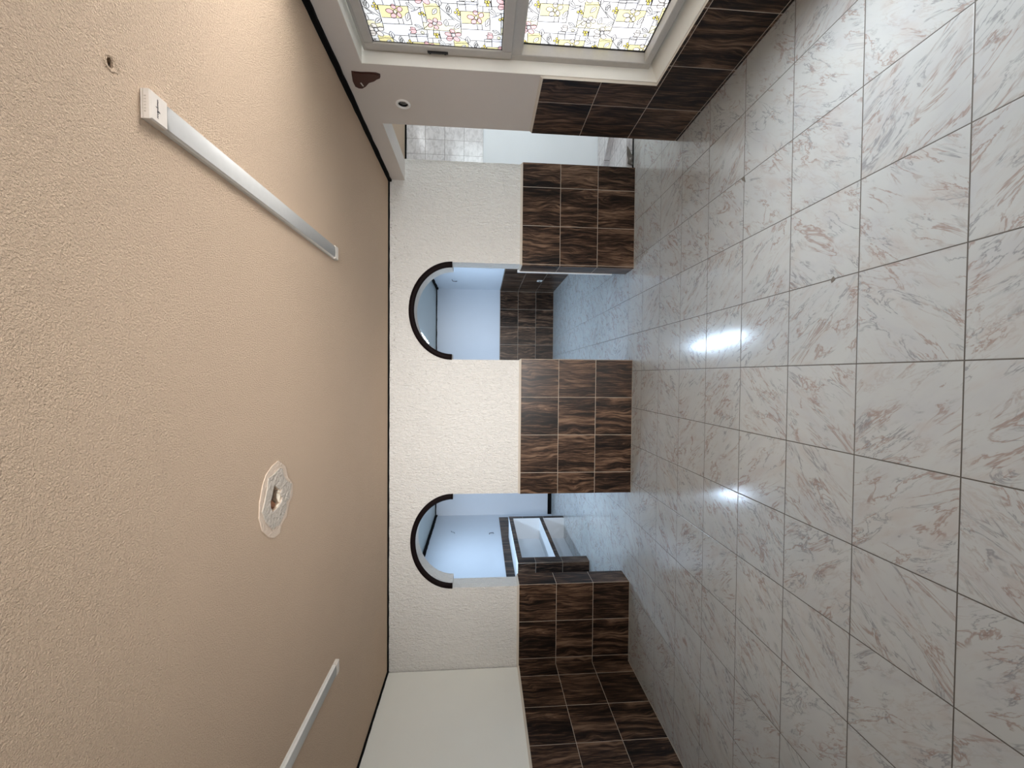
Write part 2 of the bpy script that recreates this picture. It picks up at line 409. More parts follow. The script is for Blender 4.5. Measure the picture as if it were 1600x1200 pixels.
for y0, y1 in ((WY1+.006, 2.108), (-2.7, WY0-.006)):
    hexa(mb, [(XR-.020, y0, 1.238), (XR, y0, 1.238), (XR, y1, 1.238), (XR-.020, y1, 1.238)],
         [(XR-.004, y0, 1.256), (XR, y0, 1.256), (XR, y1, 1.256), (XR-.004, y1, 1.256)], 1)
struct(mb.build('trim_6', [MWOOD, MMORT]))
# left wall
mb = MB(); box(mb, XL-.15, XL, -2.8, 3.06, 0, 2.66); struct(mb.build('wall_left', MSMOOTH))
mb = MB(); box(mb, XL, XL+.024, -2.7, 3.05, 0, 1.210, 0, Tile(0, 2.884, .002, .3975, .4035))
hexa(mb, [(XL, -2.7, 1.21), (XL+.024, -2.7, 1.21), (XL+.024, 3.05, 1.21), (XL, 3.05, 1.21)], [(XL, -2.7, 1.229), (XL+.004, -2.7, 1.229), (XL+.004, 3.05, 1.229), (XL, 3.05, 1.229)], 1)
struct(mb.build('trim_7', [MWOOD, MMORT]))
# wall behind the camera; its unseen opening is added for the fill lamp outside
mb = MB(); slab(mb, [(-3.4, 0), (-.85, 0), (-.85, 2.25), (1.25, 2.25), (1.25, 0), (2.15, 0), (2.15, 2.66), (-3.4, 2.66)], [], 1, -2.95, -2.8)
struct(mb.build('wall_front', MSMOOTH))

# black line along the top of the walls
def top_line(n, p0, p1, nrm, z, h, thick, seed, ends=True):
    """wavy hand painted strip, p0 to p1 on the wall face, nrm into the room"""
    rnd = random.Random(seed); mb = MB(); p0, p1, nv = Vector(p0), Vector(p1), Vector(nrm)
    L = (p1-p0).length; k = max(2, int(L/.07)); pr = []
    for i in range(k+1):
        p = p0.lerp(p1, i/k); lo = h*(1+.22*(rnd.random()-.5)); t = thick*(1+.3*(rnd.random()-.5))
        pr.append([Vector((p.x, p.y, z))-nv*.002, Vector((p.x, p.y, z))+nv*t, Vector((p.x, p.y, z-lo*.9))+nv*t*.8, Vector((p.x, p.y, z-lo))-nv*.002])
    for a, b in zip(pr, pr[1:]):
        for j in range(4): mb.face([a[j], a[(j+1) % 4], b[(j+1) % 4], b[j]])
    mb.face(pr[0][::-1]); mb.face(pr[-1])
    o = struct(mb.build('trim_%d' % n, MDARK)); o['label'] = 'thin black line where the wall meets the ceiling'
    return o
top_line(8, (XL, YF, 0), (XR, YF, 0), (0, -1, 0), HC, .017, .010, 1)
top_line(9, (XR, YF, 0), (XR, -2.8, 0), (-1, 0, 0), HC, .033, .022, 2)
top_line(10, (XL, -2.8, 0), (XL, YF, 0), (1, 0, 0), HC, .018, .014, 3)

# rear room seen through the arches
XRR, XLR, YR, HR, Z2 = 1.88, -3.25, 8.0, 2.65, 1.222
mb = MB(); box(mb, XRR, 2.17, YB, 8.15, 0, 2.66); struct(mb.build('wall_rear_right', MREAR))
mb = MB(); box(mb, -3.4, XRR, YR, 8.15, 0, 2.66); struct(mb.build('wall_rear_back', MREAR))
mb = MB(); slab(mb, [(YB, 0), (YR, 0), (YR, 2.66), (YB, 2.66)], [[(3.75, 1.25), (4.65, 1.25), (4.65, 2.3), (3.75, 2.3)]], 0, XLR-.15, XLR); struct(mb.build('wall_rear_left', MREAR))  # unseen opening added for the rear fill lamp
mb = MB(); box(mb, -1.2, XRR-.02, YR-.02, YR, 0, Z2, 0, Tile(1.845, 0, 0, .4, .405)); struct(mb.build('trim_11', MWOOD))
mb = MB(); box(mb, XRR-.02, XRR, 3.34, YR-.02, 0, Z2, 0, Tile(0, 7.0, 0, .405, .405)); struct(mb.build('trim_12', MWOOD))
mb = MB(); box(mb, XLR, -1.2, YR-.015, YR, 0, .085); struct(mb.build('baseboard_rear', MDARK))
top_line(13, (XLR, YR, 0), (XRR, YR, 0), (0, -1, 0), HR, .022, .02, 4)
top_line(14, (XRR, YR, 0), (XRR, YB, 0), (-1, 0, 0), HR, .05, .03, 5)
top_line(15, (XLR, YB, 0), (XLR, YR, 0), (1, 0, 0), HR, .05, .03, 6)
mb = MB(); box(mb, XLR, XLR+.012, 3.9, 7.8, 1.015, 1.217, 0, Tile(0, 4.0, .9, .40, .405)); o = struct(mb.build('trim_16', MWOOD))
o['label'] = 'dark wood look tile border on the rear wall above the shelf unit'

# kitchen beyond the doorway
YK = 4.0
mb = MB(); box(mb, 2.1, 4.45, YK, 4.15, 0, 2.66); struct(mb.build('wall_kitchen_back', MKIT))
mb = MB(); box(mb, 2.1, 4.3, YK-.012, YK, 1.632, 2.602, 0, Tile(2.905, 0, 1.632, .185, .2425)); struct(mb.build('trim_17', MSTILE))
mb = MB(); slab(mb, [(1.6, 0), (4.15, 0), (4.15, 2.66), (1.6, 2.66)], [], 0, 4.3, 4.45); struct(mb.build('wall_kitchen_right', MKIT))
mb = MB(); slab(mb, [(2.155, 0), (4.45, 0), (4.45, 2.66), (2.155, 2.66)], [[(3.3, .95), (4.2, .95), (4.2, 2.2), (3.3, 2.2)]], 1, 1.65, 1.8); struct(mb.build('wall_kitchen_front', MKIT))
top_line(18, (2.17, YK-.012, 0), (4.3, YK-.012, 0), (0, -1, 0), HC, .022, .014, 8)

# ------------------------------------------------------------------ tall window with stained glass film
win = struct(empty('window_1', (2.06, (WY0+WY1)/2, WZ0)))
FX0, FX1 = 2.040, 2.125                                  # frame faces
FY0, FY1, FZ0, FZ1 = WY0, WY1, .515, 2.415
YM = (FY0+FY1)/2
mb = MB()
def bar(y0, y1, z0, z1, x0=FX0, x1=FX1, b=.004):
    """frame bar with a small chamfer on its room side"""
    hexa(mb, [(x0+b, y0, z0), (x1, y0, z0), (x1, y1, z0), (x0+b, y1, z0)], [(x0+b, y0, z1), (x1, y0, z1), (x1, y1, z1), (x0+b, y1, z1)])
    pts = [(x0, y0+b, z0+b), (x0, y1-b, z0+b), (x0, y1-b, z1-b), (x0, y0+b, z1-b)]; ps = [(x0+b, y0, z0), (x0+b, y1, z0), (x0+b, y1, z1), (x0+b, y0, z1)]
    mb.face(pts)
    for i in range(4): mb.face([ps[i], ps[(i+1) % 4], pts[(i+1) % 4], pts[i]])
bar(FY1-.050, FY1+.004, FZ0-.004, FZ1); bar(FY0, FY0+.050, FZ0, FZ1); bar(YM-.03, YM+.03, FZ0, FZ1)
for a, c in ((FY0+.048, YM-.028), (YM+.028, FY1-.048)):
    bar(a, c, FZ1-.040, FZ1); bar(a, c, FZ0, FZ0+.045); bar(a, c, 1.385, 1.460)
adopt(mb.build('window_frame', MALU), win)
# sloping plaster sill under the frame
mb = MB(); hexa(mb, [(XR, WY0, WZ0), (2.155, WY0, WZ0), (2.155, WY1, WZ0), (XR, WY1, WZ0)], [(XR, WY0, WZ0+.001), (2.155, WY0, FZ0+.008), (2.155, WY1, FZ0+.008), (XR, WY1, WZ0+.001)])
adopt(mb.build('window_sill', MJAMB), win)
mb = MB(); box(mb, XR+.001, 2.155, WY1-.003, WY1, WZ0, WZ1); box(mb, XR+.001, 2.155, WY0, WY0+.003, WZ0, WZ1); box(mb, XR+.001, 2.155, WY0+.003, WY1-.003, WZ1-.003, WZ1)  # lining added to whiten the reveal as window light would
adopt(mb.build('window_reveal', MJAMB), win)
FILM = [['p',1,[[-.0554,.1072],[-.0598,-.0616],[-.0227,-.0604],[.0218,-.0189],[.025,.1012]]],['p',1,[[-.0865,-.1537],[-.0924,-.2404],[.02,-.2441],[.0169,-.1614]]],['p',2,[[.0431,-.1365],[.0405,-.247],[.0577,-.2914],[.0873,-.3003],[.091,-.1327]]],['p',6,[[-.0412,-.0685],[-.037,-.1317],[.0746,-.1365],[.0589,-.0741]]],['p',6,[[.0707,.1035],[.0666,-.0456],[.1385,-.0477],[.1457,.056],[.1096,.1026]]],['p',6,[[-.1141,.0771],[-.1196,.0128],[-.0618,.0065],[-.0592,.0737]]],['p',2,[[.05,.1832],[.1023,.1835],[.0975,.1073],[.0709,.105]]],['l',0,[[-.0554,.1072],[-.0598,-.0616],[.0628,-.0689]]],['l',0,[[-.0554,.1072],[.0975,.1073]]],['l',0,[[.0254,.1011],[.0218,-.0189]]],['l',0,[[.0673,.104],[.0615,-.0686]]],['l',0,[[.0283,.0094],[.0659,.0071]]],['l',0,[[.0259,-.0182],[.0653,-.0198]]],['l',0,[[-.0578,-.1309],[.0854,-.136]]],['l',0,[[-.059,-.1005],[-.0601,-.1462]]],['l',0,[[-.0282,-.0757],[-.0386,-.1053],[-.0578,-.1309]]],['l',0,[[-.1162,.123],[-.0662,.1201]]],['l',0,[[-.1131,.124],[-.1204,.0143]]],['l',0,[[-.0942,.1157],[-.0957,.0768]]],['l',0,[[-.1156,.0773],[-.0592,.0737]]],['l',0,[[-.1272,.0115],[-.0619,.0059]]],['l',0,[[-.0945,.0052],[-.1023,-.1496]]],['l',0,[[-.0938,-.0217],[-.0596,-.023]]],['l',0,[[-.1339,-.0662],[-.1003,-.0696]]],['l',0,[[-.0864,-.1523],[.0169,-.1614]]],['l',0,[[-.0665,-.1589],[-.0728,-.1945],[-.0725,-.2464]]],['l',0,[[-.0911,-.2437],[.02,-.2441]]],['l',0,[[.0854,-.136],[.0507,-.1684]]],['l',0,[[.091,-.1327],[.0884,-.3007]]],['l',0,[[.0019,-.1398],[.0024,-.1533]]],['l',0,[[.0024,-.1533],[.0393,-.1595],[.0399,-.1327]]],['l',0,[[-.0311,.1794],[-.0003,.1425],[.0216,.1075]]],['l',0,[[-.0272,.1317],[.0069,.1111]]],['l',0,[[.0064,.1823],[.003,.1508]]],['l',0,[[.05,.1832],[.0479,.151]]],['l',0,[[.0975,.1073],[.1005,.1837]]],['l',0,[[-.1172,-.1879],[-.0927,-.2432]]],['l',0,[[.1012,-.0862],[.0854,-.136]]],['l',0,[[.093,-.1515],[.1405,-.1537]]],['l',0,[[.0938,-.2253],[.1659,-.2322]]],['l',0,[[.1475,.0557],[.1409,-.1538]]],['l',0,[[.0694,-.1974],[.106,-.1901],[.1319,-.1889]]],['o',3,[[-.0203,.0256],[-.0137,.0272],[-.0084,.0328],[-.0057,.0412],[-.0059,.0509],[-.0092,.0599],[-.0147,.0663],[-.0215,.0689],[-.0281,.0673],[-.0332,.0617],[-.0359,.0533],[-.0357,.0437],[-.0325,.0348],[-.0271,.0284]]],['o',3,[[-.0525,.0047],[-.0453,.0048],[-.0393,.0078],[-.0356,.0131],[-.035,.0197],[-.0377,.0262],[-.043,.0313],[-.05,.034],[-.0571,.0338],[-.0631,.0308],[-.0667,.0255],[-.0672,.019],[-.0646,.0126],[-.0594,.0075]]],['o',3,[[-.0497,-.0254],[-.0436,-.0284],[-.0362,-.0284],[-.029,-.0254],[-.0235,-.0199],[-.0207,-.013],[-.0213,-.0062],[-.025,-.0007],[-.0312,.0022],[-.0386,.0021],[-.0457,-.0009],[-.0512,-.0064],[-.0539,-.0132],[-.0533,-.0199]]],['o',3,[[-.0056,-.0147],[.0026,-.0173],[.0102,-.0171],[.0158,-.0142],[.0182,-.0091],[.0169,-.003],[.0121,.0031],[.005,.0078],[-.0032,.0103],[-.0108,.01],[-.0163,.0071],[-.0186,.0021],[-.0173,-.004],[-.0127,-.01]]],['o',3,[[-.0001,.0149],[.0069,.0129],[.0144,.0143],[.0209,.0188],[.0251,.0255],[.0261,.0331],[.0238,.0401],[.0186,.045],[.0115,.0469],[.004,.0455],[-.0024,.0409],[-.0065,.0342],[-.0075,.0267],[-.0052,.0198]]],['o',2,[[-.0188,.0041],[-.0128,.004],[-.0078,.006],[-.0048,.0096],[-.0044,.0142],[-.0067,.0189],[-.0112,.0226],[-.017,.0246],[-.0229,.0247],[-.0278,.0227],[-.0308,.019],[-.0312,.0145],[-.0289,.0099],[-.0245,.0062]]],['o',3,[[.0074,-.2201],[.0131,-.2235],[.0198,-.2244],[.0262,-.2226],[.0308,-.2184],[.0329,-.2127],[.032,-.2065],[.0283,-.2012],[.0224,-.1978],[.0157,-.1969],[.0095,-.1988],[.0048,-.203],[.0028,-.2087],[.0037,-.2148]]],['o',3,[[.0315,-.1957],[.0365,-.194],[.0397,-.1893],[.0405,-.1825],[.0386,-.175],[.0345,-.1683],[.029,-.1638],[.0232,-.1622],[.0183,-.1639],[.0151,-.1686],[.0144,-.1753],[.0162,-.1827],[.0202,-.1894],[.0257,-.1941]]],['o',3,[[.0455,-.1899],[.051,-.1921],[.0576,-.1914],[.064,-.1879],[.0689,-.1822],[.0712,-.1756],[.0706,-.1694],[.0672,-.1647],[.0615,-.1626],[.0549,-.1634],[.0486,-.1669],[.0438,-.1725],[.0415,-.179],[.0421,-.1852]]],['o',3,[[.0652,-.2248],[.0726,-.2255],[.0787,-.2233],[.0824,-.2186],[.083,-.2125],[.0802,-.2061],[.0747,-.2008],[.0676,-.1975],[.0603,-.197],[.0542,-.1993],[.0505,-.2039],[.05,-.2099],[.0527,-.2162],[.0581,-.2215]]],['o',3,[[.0341,-.247],[.0397,-.248],[.0451,-.246],[.0494,-.2415],[.0515,-.2352],[.0512,-.2285],[.0484,-.2227],[.0437,-.219],[.0381,-.218],[.0327,-.22],[.0285,-.2246],[.0264,-.2308],[.0268,-.2374],[.0295,-.2432]]],['o',4,[[.0416,-.2142],[.047,-.2145],[.0515,-.2126],[.0543,-.2087],[.0547,-.2037],[.0527,-.1986],[.0487,-.1943],[.0435,-.1918],[.0381,-.1915],[.0336,-.1935],[.0309,-.1973],[.0304,-.2023],[.0324,-.2074],[.0364,-.2116]]],['o',3,[[-.1145,-.145],[-.1073,-.1482],[-.0988,-.1475],[-.0907,-.143],[-.0848,-.1356],[-.0822,-.1268],[-.0834,-.1184],[-.0881,-.112],[-.0955,-.1089],[-.104,-.1097],[-.112,-.1143],[-.1178,-.1216],[-.1204,-.1303],[-.1192,-.1386]]],['o',3,[[-.0895,-.1912],[-.0837,-.1869],[-.0812,-.1795],[-.0826,-.1705],[-.0875,-.1616],[-.0949,-.1547],[-.1034,-.1512],[-.1112,-.1516],[-.1169,-.1559],[-.1194,-.1632],[-.1181,-.1721],[-.1133,-.1809],[-.106,-.1878],[-.0975,-.1915]]],['o',3,[[-.1282,-.146],[-.1225,-.1436],[-.1189,-.1371],[-.1182,-.1279],[-.1205,-.1178],[-.1254,-.1088],[-.1318,-.1027],[-.1385,-.1008],[-.1442,-.1033],[-.1477,-.1097],[-.1484,-.1188],[-.1461,-.1288],[-.1414,-.1377],[-.135,-.1439]]],['o',3,[[-.1455,-.2013],[-.1388,-.2031],[-.1318,-.201],[-.1258,-.1954],[-.1222,-.1875],[-.1215,-.1788],[-.124,-.171],[-.1292,-.1659],[-.1359,-.1642],[-.1429,-.1664],[-.1488,-.172],[-.1523,-.1799],[-.153,-.1885],[-.1505,-.1961]]],['o',3,[[-.1586,-.1647],[-.1516,-.165],[-.1456,-.162],[-.142,-.1563],[-.1414,-.149],[-.1439,-.1416],[-.149,-.1357],[-.1558,-.1323],[-.1628,-.1321],[-.1686,-.1352],[-.1721,-.1408],[-.1728,-.148],[-.1703,-.1553],[-.1652,-.1612]]],['o',4,[[-.1358,-.1648],[-.1301,-.1671],[-.1242,-.1666],[-.1191,-.1635],[-.1159,-.1584],[-.1153,-.1522],[-.1173,-.1463],[-.1217,-.1417],[-.1274,-.1395],[-.1333,-.14],[-.1384,-.1431],[-.1415,-.1482],[-.1421,-.1543],[-.1401,-.1602]]],['o',4,[[-.0829,-.0565],[-.0694,-.0593],[-.0592,-.0646],[-.052,-.072],[-.0474,-.0812],[-.0445,-.0917],[-.0426,-.1029],[-.0542,-.0983],[-.0649,-.0932],[-.0737,-.0869],[-.0799,-.0789],[-.0831,-.0689]]],['l',0,[[-.0769,-.0634],[-.0528,-.0911]]],['o',4,[[-.0204,-.0609],[-.0152,-.0493],[-.0077,-.0419],[.0018,-.0381],[.0131,-.0374],[.0258,-.0389],[.0392,-.0416],[.0323,-.0508],[.0249,-.0589],[.0163,-.0647],[.006,-.0673],[-.0061,-.0662]]],['l',0,[[-.0117,-.0581],[.024,-.0465]]],['o',4,[[.0316,.1076],[.031,.12],[.034,.1298],[.0401,.1375],[.0489,.1433],[.0597,.1478],[.0714,.1517],[.0698,.1407],[.0672,.1304],[.0628,.1214],[.0556,.1144],[.0454,.1097]]],['l',0,[[.0375,.1141],[.0614,.1406]]],['o',4,[[-.0595,-.2257],[-.0586,-.2143],[-.0546,-.2063],[-.0481,-.2011],[-.0395,-.1984],[-.0292,-.1975],[-.018,-.1974],[-.0209,-.2068],[-.0245,-.2154],[-.0297,-.2222],[-.037,-.2265],[-.0468,-.2278]]],['l',0,[[-.0534,-.2215],[-.0285,-.2045]]],['o',4,[[.061,-.082],[.0714,-.0884],[.0784,-.0955],[.0824,-.1033],[.0839,-.1116],[.0836,-.1203],[.0824,-.1292],[.074,-.1222],[.0666,-.1151],[.061,-.1077],[.0579,-.0998],[.0577,-.0913]]],['l',0,[[.0642,-.089],[.077,-.1173]]],['o',4,[[.1711,.0691],[.1632,.0592],[.1549,.0544],[.1463,.0541],[.1375,.0575],[.1285,.0635],[.1195,.0707],[.1274,.0774],[.1354,.0829],[.1437,.0857],[.1524,.0848],[.1615,.0796]]],['l',0,[[.1632,.0694],[.1322,.0703]]],['o',4,[[.2186,.0176],[.213,.0069],[.2058,.0011],[.1971,-.0006],[.1874,.0012],[.1769,.0054],[.1661,.0108],[.1725,.0184],[.1793,.0249],[.1871,.0289],[.196,.0295],[.2065,.026]]],['l',0,[[.2106,.0166],[.179,.0125]]],['o',4,[[-.0438,.1794],[-.0513,.1714],[-.0593,.1671],[-.0679,.1658],[-.0768,.1672],[-.086,.1703],[-.0953,.1743],[-.0877,.18],[-.0799,.1848],[-.0717,.1878],[-.0631,.1882],[-.0538,.1856]]],['l',0,[[-.0517,.1786],[-.0826,.1756]]],['o',4,[[.056,-.2696],[.0514,-.2795],[.045,-.285],[.037,-.2866],[.0277,-.2849],[.0175,-.2811],[.007,-.2761],[.0126,-.2691],[.0186,-.2631],[.0256,-.2593],[.034,-.2588],[.044,-.262]]],['l',0,[[.0486,-.2706],[.0191,-.2745]]],['o',5,[[-.0628,.1159],[-.059,.1161],[-.0557,.1179],[-.0538,.1208],[-.0535,.1243],[-.0549,.1277],[-.0577,.1302],[-.0614,.1315],[-.0652,.1313],[-.0684,.1295],[-.0703,.1266],[-.0706,.1232],[-.0693,.1198],[-.0664,.1172]]],['o',5,[[-.0435,.1282],[-.0396,.1285],[-.0363,.1302],[-.0344,.1332],[-.0341,.1367],[-.0355,.1401],[-.0384,.1427],[-.0421,.144],[-.046,.1437],[-.0492,.1419],[-.0512,.139],[-.0515,.1355],[-.0501,.1321],[-.0472,.1295]]],['o',5,[[-.0477,.1089],[-.0438,.1091],[-.0405,.1109],[-.0386,.1138],[-.0383,.1173],[-.0397,.1207],[-.0426,.1233],[-.0463,.1246],[-.0502,.1244],[-.0534,.1226],[-.0553,.1197],[-.0556,.1162],[-.0542,.1128],[-.0514,.1102]]],['o',5,[[-.0323,.1101],[-.0284,.1103],[-.0251,.1121],[-.0231,.115],[-.0228,.1185],[-.0242,.122],[-.0271,.1246],[-.0309,.1259],[-.0348,.1257],[-.0381,.1239],[-.0401,.121],[-.0404,.1175],[-.0389,.114],[-.036,.1114]]],['o',5,[[-.018,-.1323],[-.014,-.1325],[-.0107,-.131],[-.0087,-.1282],[-.0084,-.1246],[-.0098,-.121],[-.0128,-.118],[-.0167,-.1163],[-.0206,-.1161],[-.024,-.1176],[-.026,-.1204],[-.0263,-.124],[-.0248,-.1276],[-.0219,-.1306]]],['o',5,[[-.0247,-.1488],[-.0207,-.149],[-.0174,-.1475],[-.0154,-.1447],[-.0151,-.1412],[-.0165,-.1375],[-.0195,-.1345],[-.0233,-.1328],[-.0273,-.1326],[-.0306,-.134],[-.0326,-.1368],[-.0329,-.1404],[-.0315,-.144],[-.0285,-.147]]],['o',5,[[-.0128,-.1562],[-.0088,-.1564],[-.0054,-.1549],[-.0034,-.1522],[-.0031,-.1486],[-.0046,-.1449],[-.0076,-.1419],[-.0114,-.1401],[-.0154,-.1399],[-.0188,-.1414],[-.0208,-.1441],[-.0211,-.1477],[-.0196,-.1514],[-.0167,-.1544]]],['o',5,[[.1192,-.2068],[.1237,-.2071],[.1274,-.2056],[.1297,-.2027],[.13,-.1989],[.1283,-.195],[.125,-.1917],[.1207,-.1898],[.1162,-.1895],[.1125,-.191],[.1103,-.1939],[.11,-.1976],[.1116,-.2015],[.1149,-.2048]]],['o',5,[[.118,-.2204],[.1225,-.2207],[.1262,-.2193],[.1285,-.2164],[.1288,-.2126],[.1271,-.2087],[.1238,-.2054],[.1195,-.2034],[.115,-.2031],[.1113,-.2046],[.1091,-.2074],[.1088,-.2112],[.1104,-.2151],[.1137,-.2184]]],['o',5,[[.137,-.2161],[.1415,-.2164],[.1453,-.215],[.1476,-.212],[.1479,-.2082],[.1462,-.2043],[.1429,-.201],[.1385,-.199],[.134,-.1987],[.1302,-.2001],[.1279,-.2031],[.1276,-.2068],[.1293,-.2108],[.1326,-.2141]]],['o',2,[[.1128,-.1329],[.1172,-.1329],[.121,-.1309],[.1233,-.1272],[.1237,-.1226],[.1221,-.118],[.1188,-.1144],[.1145,-.1124],[.1101,-.1124],[.1064,-.1145],[.1041,-.1181],[.1037,-.1227],[.1053,-.1272],[.1085,-.1309]]],['o',3,[[.0782,-.054],[.0822,-.0821],[.1149,-.0876],[.125,-.0759],[.125,-.0466],[.1102,-.0574],[.1013,-.0434],[.0959,-.0561]]],['l',0,[[.0957,-.0576],[.0954,-.0819]]],['l',0,[[.173,.0688],[.2558,-.0127]]]]
def clip_poly(pts, y0, y1, z0, z1):
    for ax, lim, s in ((0, y0, 1), (0, y1, -1), (1, z0, 1), (1, z1, -1)):
        out = []
        for i in range(len(pts)):
            a, b = pts[i-1], pts[i]; da, db = s*(a[ax]-lim), s*(b[ax]-lim)
            if (da < 0) != (db < 0):
                t = da/(da-db); out.append((a[0]+(b[0]-a[0])*t, a[1]+(b[1]-a[1])*t))
            if db >= 0: out.append(b)
        pts = out
        if not pts: break
    return pts
FM = [MFW, MFY, MFP, MFR, MFC, MFG, MFV, MFL, MFW]
def film(y0, y1, z0, z1, x, parent):
    """printed film on the room side of a pane: colour fields, blossoms, leaves and dark outlines"""
    mb = MB(); polys = [([(y0, z0), (y1, z0), (y1, z1), (y0, z1)], 0)]
    def outline(pts, closed, w=.0040):
        n = len(pts); rng = range(n if closed else n-1)
        for i in rng:
            a, b = pts[i], pts[(i+1) % n]; L = math.hypot(b[0]-a[0], b[1]-a[1])
            if L < 1e-5: continue
            nx, ny = -(b[1]-a[1])/L*w/2, (b[0]-a[0])/L*w/2
            c = clip_poly([(a[0]+nx, a[1]+ny), (b[0]+nx, b[1]+ny), (b[0]-nx, b[1]-ny), (a[0]-nx, a[1]-ny)], y0, y1, z0, z1)
            if len(c) > 2: mb.face([(x-.0012, p[0], p[1]) for p in c], 7)
    for i in range(-9, 9):
        for j in range(-7, 8):
            dy, dz = 1.2+.245*j, 1.2-.468*i-.157*j
            if not (y0-.6 < dy < y1+.6 and z0-.7 < dz < z1+.7): continue
            pink = dz > 1.50 and (i*5+j*3) % 4 != 0
            for lay, (kind, c, pts) in enumerate(FILM):
                q = [(p[0]+dy, p[1]+dz) for p in pts]
                if kind == 'l': outline(q, False); continue
                cc = clip_poly(q, y0, y1, z0, z1)
                if len(cc) < 3: continue
                m = 4 if (c == 3 and not pink) else c
                if c == 4: m = 8
                polys.append((cc, m))
                if kind == 'o': outline(q, True, .0037)
    vs, fs = [], []                                              # lay the fields side by side: where they overlap the later one wins
    for pts, m in sorted(polys, key=lambda t: {0: 0, 1: 1, 2: 1, 6: 1}.get(t[1], 2) if t[0] is not polys[0][0] else -1):
        if sum(pts[k-1][0]*pts[k][1]-pts[k][0]*pts[k-1][1] for k in range(len(pts))) < 0: pts = pts[::-1]
        fs.append((list(range(len(vs), len(vs)+len(pts))), m)); vs += [Vector(p) for p in pts]
    r = delaunay_2d_cdt(vs, [], [f for f, m in fs], 1, 1e-5, True)
    for f, o in zip(r[2], r[5]):
        if o: mb.face([(x, r[0][i].x, r[0][i].y) for i in f], fs[max(o)][1])
    return adopt(mb.build('stained_glass_film', FM, None, False), parent)
def sash(y0, y1, z0, z1, latch):
    global mb
    s = empty('sash', (0, 0, 0)); s.parent = win
    mb = MB(); x0, x1 = 2.026, 2.075; w = .057
    bar(y0, y0+w, z0, z1, x0, x1); bar(y1-w, y1, z0, z1, x0, x1); bar(y0+w, y1-w, z1-w, z1, x0, x1); bar(y0+w, y1-w, z0, z0+w+.008, x0, x1)
    o = adopt(mb.build('sash', MALU), win); bpy.data.objects.remove(s)
    film(y0+w-.006, y1-w+.006, z0+w, z1-w+.006, 2.040, o)
    mb = MB(); gy0, gy1, gz0, gz1 = y0+w, y1-w, z0+w+.008, z1-w; g = .005; gx = 2.0385
    for a, b, c, d in ((gy0, gy0+g, gz0, gz1), (gy1-g, gy1, gz0, gz1), (gy0, gy1, gz1-g, gz1), (gy0, gy1, gz0, gz0+g)): box(mb, gx-.001, gx, a, b, c, d)
    adopt(mb.build('gasket', MBLACK), o)
    if latch:
        mb = MB(); ly = y1-.018
        box(mb, x0-.004, x0, ly-.008, ly+.010, 1.868, 2.000); box(mb, x0-.010, x0-.004, ly-.006, ly+.001, 1.880, 1.990)
        box(mb, x0-.010, x0-.004, ly+.001, ly+.008, 1.880, 1.892); box(mb, x0-.010, x0-.004, ly+.001, ly+.008, 1.978, 1.990)
        l = adopt(mb.build('sash_latch', MBLACK), o); l['label'] = 'black recessed sash latch'
    return o
sash(YM+.004, FY1-.026, 1.455, 2.392, True)
for y0, y1 in ((YM+.03, FY1-.050),):      # unseen half nearest the camera left empty to let more daylight in
    z0, z1 = FZ0+.045, 1.385
    mb = MB()
    for a, b, c, d in ((y0, y0+.006, z0, z1), (y1-.006, y1, z0, z1), (y0, y1, z1-.006, z1), (y0, y1, z0, z0+.006)): box(mb, 2.113, 2.119, a, b, c, d)
    o = adopt(mb.build('fixed_light', MBLACK), win)
    film(y0, y1, z0, z1, 2.120, o)

